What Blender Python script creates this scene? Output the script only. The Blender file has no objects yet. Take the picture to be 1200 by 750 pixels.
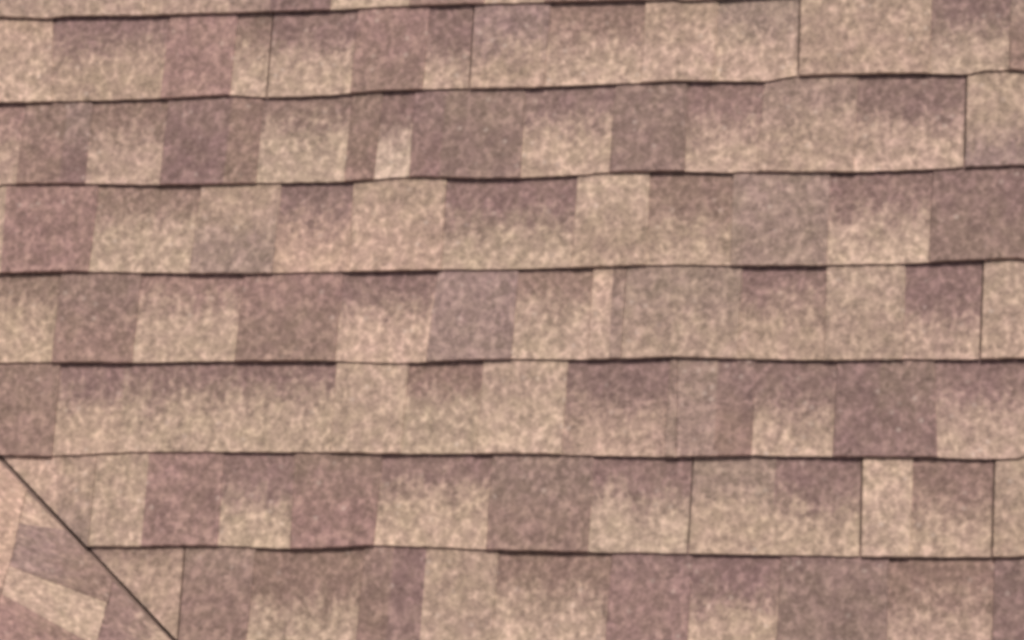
import bpy, math, random
from mathutils import Vector, Matrix

# ------------------------------------------------------------------ camera, sky, sun, exposure
CAM_POS=(1.18632, -1.24482, 4.12975)
CAM_ROT=((0.964112, 0.008283, 0.265366), (0.063868, 0.962925, -0.262099), (-0.257698, 0.269642, 0.927839))
EDGES={
 0:((423.30,-0.00847),((-886,434.5),(-796,428.2),(-759,431.2),(-634,426.9),(-489,425.4),(-418,425.5),(-305,424.1),(-245,426.1),(-97,426.0),(-28,424.1),(36,423.7),(183,421.2),(240,421.7))),
 1:((287.38,0.00255),((-869,288.0),(-809,286.3),(-765,286.4),(-677,285.3),(-627,286.0),(-576,286.6),(-483,288.8),(-415,282.6),(-349,282.0),(-293,283.9),(-234,287.7),(-91,287.5),(-1,286.2),(115,287.2),(194,288.0),(243,289.6),(269,288.4),(334,285.0),(377,284.8),(424,292.0),(504,291.8),(589,290.4),(671,285.5),(692,290.2),(754,291.5))),
 2:((143.86,-0.00190),((-852,149.9),(-731,148.7),(-580,142.7),(-515,142.3),(-420,142.5),(-327,141.5),(-281,141.2),(-230,143.9),(-158,148.1),(-77,142.9),(8,141.5),(80,143.2),(149,147.4),(250,146.9),(318,143.0),(382,143.1),(509,139.4),(622,140.8),(671,143.6),(757,145.5))),
 3:((0.23,0.00005),((-835,3.2),(-715,4.1),(-619,1.4),(-501,-1.9),(-407,-3.1),(-269,-2.4),(-111,-1.5),(17,-1.9),(118,-0.1),(174,1.4),(257,1.9),(347,-1.0),(473,-2.3),(597,-1.0),(678,2.2),(759,4.6))),
 4:((-142.87,-0.00072),((-818,-142.5),(-674,-142.2),(-589,-143.6),(-418,-142.0),(-267,-142.7),(-159,-146.8),(-57,-141.5),(9,-140.5),(118,-142.3),(264,-138.1),(395,-143.6),(498,-145.0),(593,-143.8),(682,-145.0),(762,-143.4))),
 5:((-286.82,-0.00112),((-800,-289.2),(-705,-290.7),(-635,-287.2),(-565,-283.9),(-426,-283.4),(-246,-283.6),(-169,-285.4),(-24,-284.9),(62,-284.5),(148,-287.3),(272,-288.7),(379,-285.5),(441,-287.4),(633,-286.6),(666,-289.3),(726,-290.3),(765,-288.9))),
 6:((-429.16,-0.00008),((-783,-433.3),(-639,-431.1),(-550,-430.0),(-481,-427.0),(-391,-428.1),(-323,-430.9),(-234,-427.2),(-190,-423.5),(-59,-426.1),(-7,-428.5),(135,-430.0),(279,-430.3),(529,-431.2),(649,-430.5),(768,-429.5))),
}
ROWS={
 0:"-916,-916 t T T .5; -631,-631 ! t T T .5; -489,-489 t M M .5; -418,-418 t U U .5; -319,-319 r M Y .5; -190,-190 t D D .5; -69,-69 r M Y .5; 26,26 t D D .5; 183,183 ! t M T .5; 345,345 t D D .5; 487,487 r U T .5; 627,627 t U U .5; 777,777",
 1:"-899,-899 t O P .3; -774,-790 r U T .40; -589,-589 t R R .5; -473,-474 r D P .55; -412,-416 | r U Y .50; -275,-275 t R D .6; -158,-158 r U P .62; -84,-88 | t V T .55; 35,35 r D P .5; 184,184 t T P .5; 296,296 r M P .45; 423,420 | t T T .4; 618,618 r U T .50; 733,733 ! t M D .5; 828,828",
 2:"-882,-882 r R T .45; -820,-821 t G D .5; -747,-747 t V U .5; -702,-706 r D T .42; -576,-578 t U U .5; -470,-470 t D D .5; -416,-420 r G Y .40; -273,-273 t D D .5; -226,-223 r U W .5; -169,-172 t U U .5; -121,-121 t G G .5; 7,4 r U Y .45; 144,144 ! t G G .5; 259,256 r U P .5; 367,372 t M T .5; 512,512 r U P .52; 672,671 | t T V .7; 830,830",
 3:"-923,-923 t T Y .5; -828,-838 t R R .5; -680,-680 r D Y .42; -513,-508 t T M .5; -376,-376 r U O .48; -253,-260 t T O .4; -107,-111 ! r U Y .50; 94,94 t P T .4; 209,205 r D T .55; 334,331 ! t M M .6; 477,477 r U P .5; 625,626 ! t U D .5; 832,832",
 4:"-905,-905 r D Y .38; -726,-729 t G D .5; -592,-593 r R Y .36; -425,-424 t R D .4; -264,-264 r U P .42; -121,-114 t V V .5; 11,12 r D Y .42; 127,127 t P P .5; 160,157 t D M .1; 178,177 ! t M T .5; 352,352 r U T .40; 478,476 t T T .4; 593,591 r U T .62; 701,702 | t T T .5; 857,857",
 5:"-887,-887 t D D .5; -708,-713 r U P .42; -600,-606 r U Y .34; -259,-263 t P Y .4; -149,-149 r D Y .38; -33,-33 t T P .4; 97,97 r U T .48; 250,250 t G M .5; 268,262 ! t M M .5; 323,323 t U D .5; 378,378 r U P .52; 496,496 t U U .4; 560,560 t G U .5; 645,636 r U P .52; 848,848",
 6:"-999,-999 t P T .5; -690,-690 t T M .6; -633,-638 ! t Y P .5; -547,-551 t R R .5; -425,-430 r U Y .50; -310,-317 t D R .4; -180,-179 r U Y .40; -8,-10 t G D .5; 145,145 r U Y .45; 292,292 | r M Y .45; 413,413 r U Y .50; 540,537 | t P P .5; 610,610 r D T .55; 724,724 | t T T .5; 861,861",
 7:"-980,-980 t D T .12; -474,-479 | t M D .3; -366,-366 r D Y .62; -196,-196 t D D .5; -150,-150 t U U .5; -98,-100 t T T .5; 10,10 r D Y .45; 178,179 ! t U R .2; 298,298 r U Y .52; 426,426 t U G .15; 581,581 r D T .5; 727,727 ! t U U .5; 863,863",
}
PITCH=0.71180
VALLEY=((-0.79268,-0.29414),(0.75124,-0.66003))
WING_AXES=((0.19073, -0.743286, 0.641208), (0.81499, -0.244206, -0.525505), (0.547187, 0.622808, 0.559193))
R = random.Random(11)
scene = bpy.context.scene
COL = scene.collection
# roof frame: local x along the courses, y up the slope, z out of the roof
ROOF = Matrix.Translation((0, 0, 5.0)) @ Matrix.Rotation(PITCH, 4, 'X')

cam_data = bpy.data.cameras.new('camera')
cam_data.sensor_width = 36.0
cam_data.lens = 105.0
cam_data.clip_end = 500.0
cam = bpy.data.objects.new('camera', cam_data)
COL.objects.link(cam)
cam.matrix_world = ROOF @ Matrix.Translation(CAM_POS) @ Matrix(CAM_ROT).to_4x4()
scene.camera = cam

SUN_LOCAL = Vector((0.24, 0.82, 1.0)).normalized()        # towards the sun, in the roof frame
SUN = (ROOF.to_3x3() @ SUN_LOCAL).normalized()
sun_data = bpy.data.lights.new('sun', 'SUN')
sun_data.energy = 2.75
sun_data.angle = math.radians(0.6)
sun_data.color = (1.0, 0.975, 0.945)
sun = bpy.data.objects.new('sun', sun_data)
COL.objects.link(sun)
sun.rotation_euler = SUN.to_track_quat('Z', 'Y').to_euler()
sun.location = (0, 0, 12)

world = bpy.data.worlds.new('World')
scene.world = world
world.use_nodes = True
wn = world.node_tree.nodes
sky = wn.new('ShaderNodeTexSky')
sky.sky_type = 'NISHITA'
sky.sun_disc = False
sky.dust_density = 6.0
sky.air_density = 0.7
sky.ozone_density = 0.2
sky.sun_elevation = math.asin(SUN.z)
sky.sun_rotation = math.atan2(SUN.x, SUN.y)
wn['Background'].inputs['Strength'].default_value = 0.10
world.node_tree.links.new(sky.outputs[0], wn['Background'].inputs['Color'])

scene.view_settings.view_transform = 'Standard'
scene.view_settings.look = 'None'
scene.view_settings.gamma = 1.0
scene.view_settings.use_curve_mapping = False
scene.view_settings.exposure = 0.0
scene.cycles.max_bounces = 4
scene.cycles.diffuse_bounces = 3
scene.cycles.filter_width = 4.4

# ------------------------------------------------------------------ materials
def lin(c):
    return tuple((x / 255 / 12.92) if x / 255 <= 0.04045 else ((x / 255 + 0.055) / 1.055) ** 2.4 for x in c)

# granule blends of the shingles
TONES = {'T': (183, 158, 140), 'P': (194, 168, 149), 'O': (192, 164, 145), 'Y': (189, 165, 145), 'W': (204, 180, 160),
         'M': (163, 140, 127), 'V': (160, 136, 127), 'D': (153, 128, 116), 'G': (152, 128, 117),
         'U': (148, 122, 115), 'R': (161, 132, 123)}
ALBEDO = 0.745
BLEND = {k: tuple(x * ALBEDO for x in lin(v)) for k, v in TONES.items()}

def granule_material():
    m = bpy.data.materials.new('shingle_granules')
    m.use_nodes = True
    nt = m.node_tree
    N, L = nt.nodes, nt.links
    bsdf = N['Principled BSDF']
    bsdf.inputs['Roughness'].default_value = 0.92
    bsdf.inputs['Specular IOR Level'].default_value = 0.2
    def attr(name):
        a = N.new('ShaderNodeAttribute'); a.attribute_name = name; return a
    def math_(op, a, b=None, c=None, clamp=False):
        n = N.new('ShaderNodeMath'); n.operation = op; n.use_clamp = clamp
        for i, v in enumerate((a, b, c)):
            if v is None: continue
            if isinstance(v, (int, float)): n.inputs[i].default_value = v
            else: L.new(v, n.inputs[i])
        return n.outputs[0]
    pos = attr('plane').outputs['Vector']
    def mapped(sx, sy, off=0.0):
        n = N.new('ShaderNodeMapping'); L.new(pos, n.inputs['Vector'])
        n.inputs['Scale'].default_value = (sx, sy, 1.0); n.inputs['Location'].default_value = (off, off * 1.7, off)
        return n.outputs[0]
    def noise(vec, scale, detail=2.0, rough=0.55):
        n = N.new('ShaderNodeTexNoise'); L.new(vec, n.inputs['Vector'])
        n.inputs['Scale'].default_value = scale; n.inputs['Detail'].default_value = detail
        n.inputs['Roughness'].default_value = rough
        return n
    fine = noise(mapped(1, 1, 3.1), 230.0, 2.0, 0.6).outputs['Fac']       # single granules
    clump = noise(mapped(1, 0.82, 7.7), 95.0, 1.0, 0.5).outputs['Fac']     # clumps of granules
    patch = noise(mapped(1, 1, 1.3), 27.0, 2.0, 0.5).outputs['Fac']
    streak = noise(mapped(1.0, 0.16, 9.2), 75.0, 3.0, 0.6).outputs['Fac']  # drop lines of the blend
    hue = noise(mapped(1, 1, 12.4), 36.0, 2.0, 0.5).outputs['Fac']
    def cells(scale, off):
        n = N.new('ShaderNodeTexVoronoi'); n.feature = 'F1'; n.inputs['Scale'].default_value = scale
        L.new(mapped(1, 1, off), n.inputs['Vector'])
        q = N.new('ShaderNodeSeparateColor'); L.new(n.outputs['Color'], q.inputs[0])
        return q.outputs[0]
    grit = cells(125.0, 2.2)
    grain = cells(260.0, 4.4)
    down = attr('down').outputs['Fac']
    cut = attr('cut').outputs['Fac']
    # where the lighter blend takes over from the darker one
    a = math_('MULTIPLY_ADD', streak, 0.46, -0.23)
    b = math_('MULTIPLY_ADD', grit, 0.16, -0.08)
    c = math_('MULTIPLY_ADD', patch, 0.26, -0.13)
    t = math_('ADD', down, math_('ADD', a, math_('ADD', b, c)))
    t = math_('MULTIPLY_ADD', math_('SUBTRACT', t, cut), 1.75, 0.5, clamp=True)
    sm = N.new('ShaderNodeMapRange'); sm.interpolation_type = 'SMOOTHSTEP'; L.new(t, sm.inputs['Value'])
    mix = N.new('ShaderNodeMix'); mix.data_type = 'RGBA'
    L.new(sm.outputs[0], mix.inputs['Factor'])
    L.new(attr('tone_top').outputs['Color'], mix.inputs['A']); L.new(attr('tone_low').outputs['Color'], mix.inputs['B'])
    # brightness of clumps and granules
    g = math_('MULTIPLY_ADD', math_('MAXIMUM', math_('SUBTRACT', clump, 0.47), 0.0), 1.6, -0.075)   # pale clumps on the darker ground
    g = math_('ADD', g, math_('MULTIPLY_ADD', clump, 0.34, -0.17))
    g = math_('ADD', g, math_('ADD', math_('MULTIPLY_ADD', grit, 0.16, -0.08), math_('MULTIPLY_ADD', grain, 0.40, -0.20)))
    g = math_('ADD', g, math_('MULTIPLY_ADD', patch, 0.42, -0.21))
    g = math_('ADD', g, math_('MULTIPLY_ADD', streak, 0.18, -0.09))
    # bright lip highlight painted into the colour along the lower edge
    lip_highlight = N.new('ShaderNodeMapRange'); lip_highlight.inputs['From Min'].default_value = 0.90; lip_highlight.inputs['From Max'].default_value = 0.965
    L.new(math_('ADD', down, b), lip_highlight.inputs['Value'])
    g = math_('ADD', g, math_('MULTIPLY_ADD', lip_highlight.outputs[0], 0.14, 1.0))
    vm = N.new('ShaderNodeVectorMath'); vm.operation = 'SCALE'
    L.new(mix.outputs['Result'], vm.inputs[0]); L.new(g, vm.inputs['Scale'])
    # drift between mauve and yellowish granules
    tint = N.new('ShaderNodeMix'); tint.data_type = 'RGBA'
    hm = N.new('ShaderNodeMapRange'); hm.inputs['From Min'].default_value = 0.3; hm.inputs['From Max'].default_value = 0.7
    L.new(hue, hm.inputs['Value']); L.new(hm.outputs[0], tint.inputs['Factor'])
    tint.inputs['A'].default_value = (1.02, 0.978, 1.01, 1); tint.inputs['B'].default_value = (1.0, 1.005, 0.962, 1)
    mu = N.new('ShaderNodeVectorMath'); mu.operation = 'MULTIPLY'
    L.new(vm.outputs[0], mu.inputs[0]); L.new(tint.outputs['Result'], mu.inputs[1])
    # scattered pale and dark granules
    vo = N.new('ShaderNodeTexVoronoi'); vo.inputs['Scale'].default_value = 95.0; L.new(mapped(1, 1, 0.4), vo.inputs['Vector'])
    sep = N.new('ShaderNodeSeparateColor'); L.new(vo.outputs['Color'], sep.inputs[0])
    spot = math_('MULTIPLY_ADD', vo.outputs['Distance'], -2.6, 1.25, clamp=True)
    pale = math_('MULTIPLY', math_('MULTIPLY', math_('GREATER_THAN', sep.outputs[0], 0.93), spot), math_('MULTIPLY', sep.outputs[2], 0.45))
    dark = math_('MULTIPLY', math_('MULTIPLY', math_('GREATER_THAN', sep.outputs[1], 0.93), spot), math_('MULTIPLY', sep.outputs[2], 0.4))
    m1 = N.new('ShaderNodeMix'); m1.data_type = 'RGBA'; L.new(pale, m1.inputs['Factor']); L.new(mu.outputs[0], m1.inputs['A'])
    m1.inputs['B'].default_value = (0.62, 0.50, 0.42, 1)
    m2 = N.new('ShaderNodeMix'); m2.data_type = 'RGBA'; L.new(dark, m2.inputs['Factor']); L.new(m1.outputs['Result'], m2.inputs['A'])
    m2.inputs['B'].default_value = (0.14, 0.09, 0.075, 1)
    L.new(m2.outputs['Result'], bsdf.inputs['Base Color'])
    bump = N.new('ShaderNodeBump'); bump.inputs['Strength'].default_value = 0.5; bump.inputs['Distance'].default_value = 0.0012
    L.new(fine, bump.inputs['Height']); L.new(bump.outputs[0], bsdf.inputs['Normal'])
    return m

def plain_material(name, col, rough, scale):
    m = bpy.data.materials.new(name); m.use_nodes = True
    N, L = m.node_tree.nodes, m.node_tree.links
    b = N['Principled BSDF']; b.inputs['Roughness'].default_value = rough
    tc = N.new('ShaderNodeTexCoord'); n = N.new('ShaderNodeTexNoise'); n.inputs['Scale'].default_value = scale
    L.new(tc.outputs['Object'], n.inputs['Vector'])
    r = N.new('ShaderNodeMix'); r.data_type = 'RGBA'; L.new(n.outputs['Fac'], r.inputs['Factor'])
    r.inputs['A'].default_value = (*[x * 0.7 for x in col], 1); r.inputs['B'].default_value = (*[x * 1.3 for x in col], 1)
    L.new(r.outputs['Result'], b.inputs['Base Color'])
    return m

GRANULES = granule_material()
ASPHALT = plain_material('cut_asphalt_edge', (0.25, 0.15, 0.112), 0.9, 220.0)
LINING = plain_material('valley_lining', (0.19, 0.125, 0.10), 0.9, 60.0)
FELT = plain_material('roofing_felt', (0.12, 0.08, 0.065), 0.95, 40.0)

# ------------------------------------------------------------------ geometry helpers
T_BACK, T_TAB = 0.0038, 0.0027
LIFT = T_BACK + T_TAB

def clip(poly, o, n):
    """keep the side of the line through o where (p-o).n >= 0"""
    out = []
    for i in range(len(poly)):
        a, b = poly[i], poly[(i + 1) % len(poly)]
        da = (a[0] - o[0]) * n[0] + (a[1] - o[1]) * n[1]
        db = (b[0] - o[0]) * n[0] + (b[1] - o[1]) * n[1]
        if da >= 0: out.append(a)
        if (da >= 0) != (db >= 0):
            t = da / (da - db)
            out.append((a[0] + t * (b[0] - a[0]), a[1] + t * (b[1] - a[1])))
    return out

def area(p):
    return 0.5 * sum(p[i][0] * p[(i + 1) % len(p)][1] - p[(i + 1) % len(p)][0] * p[i][1] for i in range(len(p)))

def inset(poly, d, left=True, right=True):
    """move the outline in by d at its lower edge and its open sides (not at the head, which is covered)"""
    n = len(poly)
    def edge(a, b):
        x, y = b[0] - a[0], b[1] - a[1]; l = math.hypot(x, y) or 1e-9
        if abs(y) > 1.5 * abs(x): e = d if (right if y > 0 else left) else 0.0
        else: e = d if x > 0 or abs(y) > 0.4 * abs(x) else 0.0
        return -y / l, x / l, e
    out = []
    for i in range(n):
        a, b = edge(poly[i - 1], poly[i]), edge(poly[i], poly[(i + 1) % n])
        det = a[0] * b[1] - a[1] * b[0]
        if abs(det) < 0.25:
            e = max(a[2], b[2]); x, y = e * (a[0] + b[0]) / 2, e * (a[1] + b[1]) / 2
        else:
            x = (a[2] * b[1] - b[2] * a[1]) / det; y = (a[0] * b[2] - b[0] * a[2]) / det
        out.append((poly[i][0] + x, poly[i][1] + y))
    return out

class Slabs:
    """collects slabs of shingle; build() links them as one mesh object"""
    def __init__(self):
        self.v, self.f, self.fm, self.down, self.tt, self.tl, self.cut = [], [], [], [], [], [], []
    def add(self, poly, low, high, course, seg, chamfer=0.0012, left=True, right=True, dusty=False):
        """poly in metres, anticlockwise; low/high: heights above the underside of the course"""
        if len(poly) < 3 or area(poly) < 4e-5: return False
        n, b0 = len(poly), len(self.v)
        top = inset(poly, chamfer, left, right)
        cx, cy, e = sum(p[0] for p in poly) / n, sum(p[1] for p in poly) / n, 0.02
        z0 = course.under(cx, cy)                 # every slab is one true plane
        gx, gy = (course.under(cx + e, cy) - course.under(cx - e, cy)) / (2 * e), (course.under(cx, cy + e) - course.under(cx, cy - e)) / (2 * e)
        def lie(x, y): return z0 + gx * (x - cx) + gy * (y - cy)
        for (x, y) in top: self.v.append((x, y, lie(x, y) + high))
        for (x, y) in poly: self.v.append((x, y, lie(x, y) + high - chamfer * 0.8))
        for (x, y) in poly: self.v.append((x, y, lie(x, y) + low))
        faces = [(tuple(range(b0, b0 + n)), 0)]
        for i in range(n):
            j = (i + 1) % n
            faces.append(((b0 + i, b0 + n + i, b0 + n + j, b0 + j), 0))
            ex, ey = poly[j][0] - poly[i][0], poly[j][1] - poly[i][1]
            # granules cling to the sides of the tabs; the lower cut shows bare asphalt
            faces.append(((b0 + n + i, b0 + 2 * n + i, b0 + 2 * n + j, b0 + n + j), 0 if dusty == 'all' or (dusty and abs(ey) > 1.5 * abs(ex)) else 1))
        tt, tl, cut = seg
        for f, m in faces:
            self.f.append(f); self.fm.append(m)
        for f, m in faces:
            for vi in f:
                x, y, z = self.v[vi]
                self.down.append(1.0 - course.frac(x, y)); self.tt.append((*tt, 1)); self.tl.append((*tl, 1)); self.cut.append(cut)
        return True
    def build(self, name, parent):
        me = bpy.data.meshes.new(name)
        me.from_pydata(self.v, [], self.f)
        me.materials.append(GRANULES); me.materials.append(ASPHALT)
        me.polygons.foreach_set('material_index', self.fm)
        a = me.attributes.new('plane', 'FLOAT_VECTOR', 'POINT')
        a.data.foreach_set('vector', [c for v in self.v for c in v])
        for nm, ty, key, dat in (('down', 'FLOAT', 'value', self.down), ('cut', 'FLOAT', 'value', self.cut)):
            a = me.attributes.new(nm, ty, 'CORNER'); a.data.foreach_set(key, dat)
        for nm, dat in (('tone_top', self.tt), ('tone_low', self.tl)):
            a = me.attributes.new(nm, 'FLOAT_COLOR', 'CORNER'); a.data.foreach_set('color', [c for q in dat for c in q])
        me.update()
        o = bpy.data.objects.new(name, me)
        COL.objects.link(o)
        o.parent = parent
        return o

class Course:
    def __init__(self, lo, hi, edge=None):
        self.lo, self.hi = lo, hi            # (offset, slope) of its own lower edge and of the next course's
        self.edge = edge                     # measured waviness of the lower edge
        self.seed = R.random() * 100
    def frac(self, x, y):
        b = self.lo[0] + self.lo[1] * x; t = self.hi[0] + self.hi[1] * x
        return (y - b) / (t - b)
    def under(self, x, y):
        return LIFT * (1.0 - self.frac(x, y))
    def ybot(self, x):
        e = self.edge
        if e and e[0][0] <= x <= e[-1][0]:
            for i in range(len(e) - 1):
                if e[i][0] <= x <= e[i + 1][0]:
                    t = (x - e[i][0]) / (e[i + 1][0] - e[i][0] + 1e-9)
                    return e[i][1] * (1 - t) + e[i + 1][1] * t
        y = self.lo[0] + self.lo[1] * x
        s = self.seed
        return y + 0.002 * math.sin(x * 9 + s) + 0.0012 * math.sin(x * 23 + 2 * s)
    def ytop(self, x, f=1.10):
        b = self.lo[0] + self.lo[1] * x; t = self.hi[0] + self.hi[1] * x
        return b + (t - b) * f
    def quad(self, b0, t0, b1, t1, gl=0.0, gr=0.0, step=0.011, dy=0.0, head=1.10):
        """outline between two side lines given at the lower edge and at the next course's edge"""
        def side(b, t, g):
            yb, yt = self.ybot(b), self.ytop(t, 1.0)
            k = (self.ytop(t, head) - yb) / (yt - yb)
            return (b + g, yb), (b + (t - b) * k + g, yb + (yt - yb) * k)
        (xl, yl), (xlt, ylt) = side(b0, t0, gl)
        (xr, yr), (xrt, yrt) = side(b1, t1, -gr)
        n = max(2, int((xr - xl) / step))
        pts = []
        for i in range(n + 1):
            x = xl + (xr - xl) * i / n
            j = 0.0 if i in (0, n) else R.uniform(-0.0006, 0.0006)
            pts.append((x, self.ybot(x) + j + dy))
        pts += [(xrt, yrt), (xlt, ylt)]
        return pts

def shade(key, amount=0.05):
    k = 1 + R.uniform(-amount, amount)
    c = BLEND[key]
    return tuple(min(0.8, x * k * (1 + R.uniform(-0.012, 0.012))) for x in c)

def tag(o, label, cat=None):
    o['label'] = label
    if cat: o['category'] = cat
    return o

def shingle_run(segs, course, parent, cuts, name='shingle', joint=(0.0012, 0.0012), dusty=True):
    """one strip shingle: backing layer (own mesh) with raised tabs as its children"""
    back, tabs = Slabs(), []
    last = len(segs) - 1
    tab_h = {}
    for i, s in enumerate(segs):
        gl = joint[0] if i == 0 else 0.0
        gr = joint[1] if i == last else 0.0
        st = (shade(s['top']), shade(s['low']), s['cut'])
        poly = course.quad(s['b0'], s['t0'], s['b1'], s['t1'], gl, gr)
        for o, n in cuts: poly = clip(poly, o, n)
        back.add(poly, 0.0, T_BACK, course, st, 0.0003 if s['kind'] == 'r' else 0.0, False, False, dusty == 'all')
        if s['kind'] == 't':
            tb = Slabs()
            nl = i > 0 and segs[i - 1]['kind'] == 't'
            nr = i < last and segs[i + 1]['kind'] == 't'
            poly = course.quad(s['b0'], s['t0'], s['b1'], s['t1'], gl, gr, dy=-R.uniform(0.0002, 0.0012))
            full = len(poly)
            for o, n in cuts: poly = clip(poly, o, n)
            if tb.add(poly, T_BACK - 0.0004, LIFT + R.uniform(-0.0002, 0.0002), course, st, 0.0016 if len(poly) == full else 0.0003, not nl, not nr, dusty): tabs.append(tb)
    if not back.v: return None
    o = back.build(name, parent)
    for tb in tabs: tb.build('tab', o)
    return o

def random_segs(x0, x1):
    out, x, kind = [], x0, R.choice('tr')
    while x < x1:
        w = R.uniform(0.075, 0.17)
        e = min(x + w, x1)
        if x1 - e < 0.04: e = x1
        d = R.uniform(-0.006, 0.006)
        if kind == 'r':
            s = dict(kind='r', top=R.choice('UUDMRD'), low=R.choice('YYPTTO'), cut=R.uniform(.35, .55))
        else:
            k = R.choice('UDGRVTTM'); s = dict(kind='t', top=k, low=k, cut=.5)
        t0 = out[-1]['t1'] if out else x
        s.update(b0=x, t0=t0, b1=e, t1=e + d if e < x1 else e)
        out.append(s); x = e
        kind = 'r' if kind == 't' and R.random() < .6 else 't'
    return out

def field(into, course, x0, x1, cuts):
    """shingles beyond the part of the roof that the photograph shows, added to one mesh"""
    x = x0
    while x < x1 - 0.05:
        e = min(x + R.uniform(0.7, 0.98), x1)
        segs = random_segs(x, e)
        for i, s in enumerate(segs):
            st = (shade(s['top']), shade(s['low']), s['cut'])
            gl = 0.002 if i == 0 else 0; gr = 0.002 if i == len(segs) - 1 else 0
            p = course.quad(s['b0'], s['t0'], s['b1'], s['t1'], gl, gr, 0.03)
            for o, n in cuts: p = clip(p, o, n)
            into.add(p, 0.0, T_BACK, course, st, 0.0)
            if s['kind'] == 't':
                into.add(p, T_BACK - 0.0004, LIFT, course, st, 0.001)
        x = e

def deck(name, pts, parent, z=-0.0025, thick=0.03, mat=None):
    n = len(pts)
    v = [(x, y, z) for x, y in pts] + [(x, y, z - thick) for x, y in pts]
    f = [tuple(range(n)), tuple(reversed(range(n, 2 * n)))] + [(i, n + i, n + (i + 1) % n, (i + 1) % n) for i in range(n)]
    me = bpy.data.meshes.new(name); me.from_pydata(v, [], f); me.materials.append(mat or FELT); me.update()
    o = bpy.data.objects.new(name, me); COL.objects.link(o); o.parent = parent
    return o

# ------------------------------------------------------------------ ground far below the eaves
def ground_material():
    m = bpy.data.materials.new('dry_lawn'); m.use_nodes = True
    N, L = m.node_tree.nodes, m.node_tree.links
    b = N['Principled BSDF']; b.inputs['Roughness'].default_value = 0.95
    tc = N.new('ShaderNodeTexCoord'); n = N.new('ShaderNodeTexNoise'); n.inputs['Scale'].default_value = 1.7; n.inputs['Detail'].default_value = 6.0
    L.new(tc.outputs['Object'], n.inputs['Vector'])
    r = N.new('ShaderNodeValToRGB'); L.new(n.outputs['Fac'], r.inputs['Fac'])
    r.color_ramp.elements[0].color = (0.12, 0.11, 0.05, 1); r.color_ramp.elements[1].color = (0.34, 0.27, 0.17, 1)
    L.new(r.outputs[0], b.inputs['Base Color'])
    return m
gm = bpy.data.meshes.new('ground')
gm.from_pydata([(-150, -150, 0), (150, -150, 0), (150, 150, 0), (-150, 150, 0)], [], [(0, 1, 2, 3)])
gm.materials.append(ground_material())
ground = bpy.data.objects.new('ground', gm)
COL.objects.link(ground)
ground['kind'] = 'structure'
ground['label'] = 'dry grassy ground below the roof'

# ------------------------------------------------------------------ main roof slope
main = bpy.data.objects.new('roof_slope', None)
COL.objects.link(main)
main.matrix_world = ROOF
main['kind'] = 'thing'
tag(main, 'large roof slope of tan and mauve asphalt shingles in level courses above the diagonal valley', 'roof')

(vx, vy), (dx, dy) = VALLEY
V_IN = (-dy, dx)                              # in the roof plane, from the valley into the main slope
MAIN_CUTS = [((vx + V_IN[0] * 0.001, vy + V_IN[1] * 0.001), V_IN)]

def line(k):
    if k in EDGES: return (EDGES[k][0][0] / 1000, EDGES[k][0][1])
    if k < 0: return (0.4233 + 0.143 * (-k), -0.004)
    return (-0.42916 - 0.1435 * (k - 6), 0.0)

X0, X1 = -4.0, 4.0
def parse(row):
    shingles, cur = [[]], None
    items = [t.strip().split() for t in row.split(';')]
    bounds = [tuple(float(x) / 1000 for x in it[0].split(',')) for it in items]
    for i in range(len(items) - 1):
        it = items[i]
        if ('|' in it or '!' in it) and shingles[-1]: shingles.append([])
        kind, top, low, cut = [w for w in it[1:] if w not in '|!']
        (b0, t0), (b1, t1) = bounds[i], bounds[i + 1]
        shingles[-1].append(dict(kind=kind, top=top, low=low, cut=float(cut), b0=b0, t0=t0, b1=b1, t1=t1, tight='!' in it))
    return shingles, bounds[0][0], bounds[-1][0]

deck_poly = clip([(X0, -2.15), (X1, -2.15), (X1, 2.0), (X0, 2.0)], (vx, vy), V_IN)
deck('roof_deck', deck_poly, main)
rest = Slabs()
for k in range(-10, 18):
    edge = tuple((x / 1000, y / 1000) for x, y in EDGES[k][1]) if k in EDGES else None
    co = Course(line(k), line(k - 1), edge)
    if k in ROWS:
        shingles, a, b = parse(ROWS[k])
        for i, s in enumerate(shingles):          # some butt joints stand open, others are closed
            nxt = shingles[i + 1][0] if i + 1 < len(shingles) else None
            shingle_run(s, co, main, MAIN_CUTS, joint=(0.0002 if s[0]['tight'] else 0.0013, 0.0002 if nxt and nxt['tight'] else 0.0013))
        field(rest, co, X0, a - 0.0005, MAIN_CUTS)
        field(rest, co, b + 0.0005, X1, MAIN_CUTS)
    else:
        field(rest, co, X0, X1, MAIN_CUTS)
o = rest.build('shingle_field', main)
o['kind'] = 'stuff'

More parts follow.
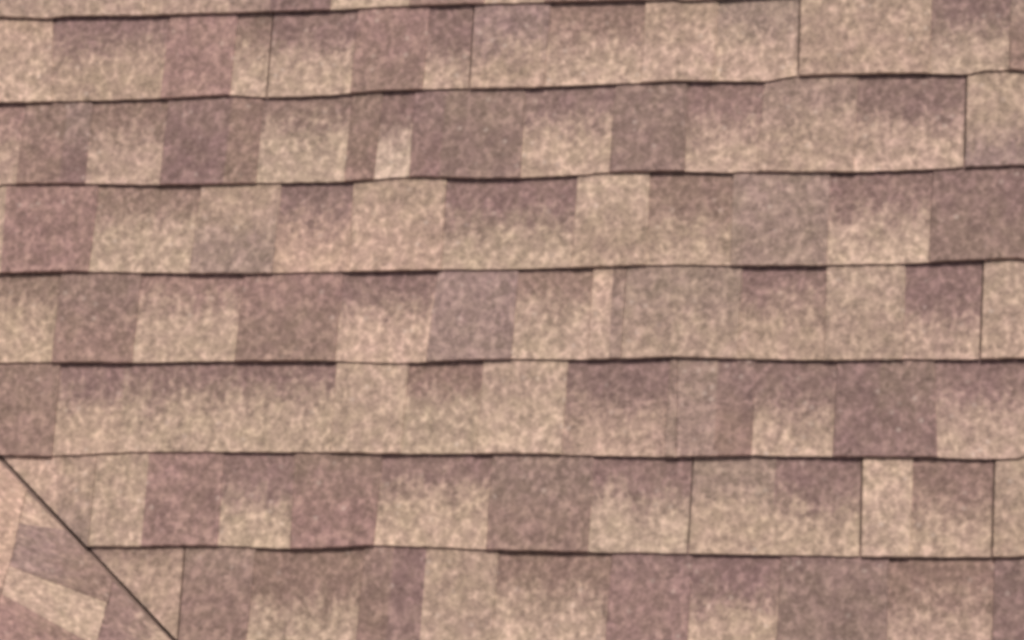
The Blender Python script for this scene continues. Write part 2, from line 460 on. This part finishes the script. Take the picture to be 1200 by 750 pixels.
# ------------------------------------------------------------------ side slope that meets it in the valley
ax, ay, az = (Vector(v) for v in WING_AXES)
W = Matrix((-ax, -ay, az)).transposed().to_4x4()
W.translation = Vector((vx, vy, 0))
wing = bpy.data.objects.new('side_roof_slope', None)
COL.objects.link(wing)
wing.matrix_world = ROOF @ W
wing['kind'] = 'thing'
tag(wing, 'corner of a second shingled roof slope, its tabs slanting, under the diagonal valley line', 'roof')
vd3 = Vector((dx, dy, 0))
wd = (-(vd3 @ ax), -(vd3 @ ay))               # valley direction in the side slope's own frame
l = math.hypot(*wd); wd = (wd[0] / l, wd[1] / l)
W_IN = (wd[1], -wd[0])
if W_IN[0] > 0: W_IN = (-W_IN[0], -W_IN[1])
WING_CUTS = [((W_IN[0] * 0.016, W_IN[1] * 0.016), W_IN)]
deck('roof_deck', clip([(-3.6, -2.2), (2.2, -2.2), (2.2, 2.0), (-3.6, 2.0)], (W_IN[0] * -0.03, W_IN[1] * -0.03), W_IN), wing)
deck('valley_lining', clip(clip([(-3.6, -2.2), (2.2, -2.2), (2.2, 2.0), (-3.6, 2.0)], (W_IN[0] * -0.02, W_IN[1] * -0.02), W_IN), (W_IN[0] * 0.12, W_IN[1] * 0.12), (-W_IN[0], -W_IN[1])), wing, -0.001, 0.001, LINING)
# x runs back along the courses towards the valley, y up the slope; edges at the photographed spacing
def wl(k): return (-0.048 - 0.156 * k, 0.0)
WROWS = {0: "-520,-520 t D D .5; -300,-300 r U O .1; 60,60",
         1: "-560,-560 r D T .5; -470,-470 t R D .4; -350,-309 r P Y .4; -247,-243 t V D .5; -92,-140 r P T .4; 60,60",
         2: "-620,-620 r U P .4; -420,-420 t U D .5; -345,-345 r U T .42; 60,60"}
T_BACK, T_TAB = 0.0022, 0.0014                # the side slope's shingles lie closer
LIFT = T_BACK + T_TAB
rest = Slabs()
for k in range(-12, 14):
    co = Course(wl(k), wl(k - 1))
    if k in WROWS:
        shingles, a, b = parse(WROWS[k])
        for s in shingles: shingle_run(s, co, wing, WING_CUTS, dusty='all')
        field(rest, co, -3.5, a - 0.0005, WING_CUTS)
    else:
        field(rest, co, -3.5, 2.1, WING_CUTS)
o = rest.build('shingle_field', wing)
o['kind'] = 'stuff'
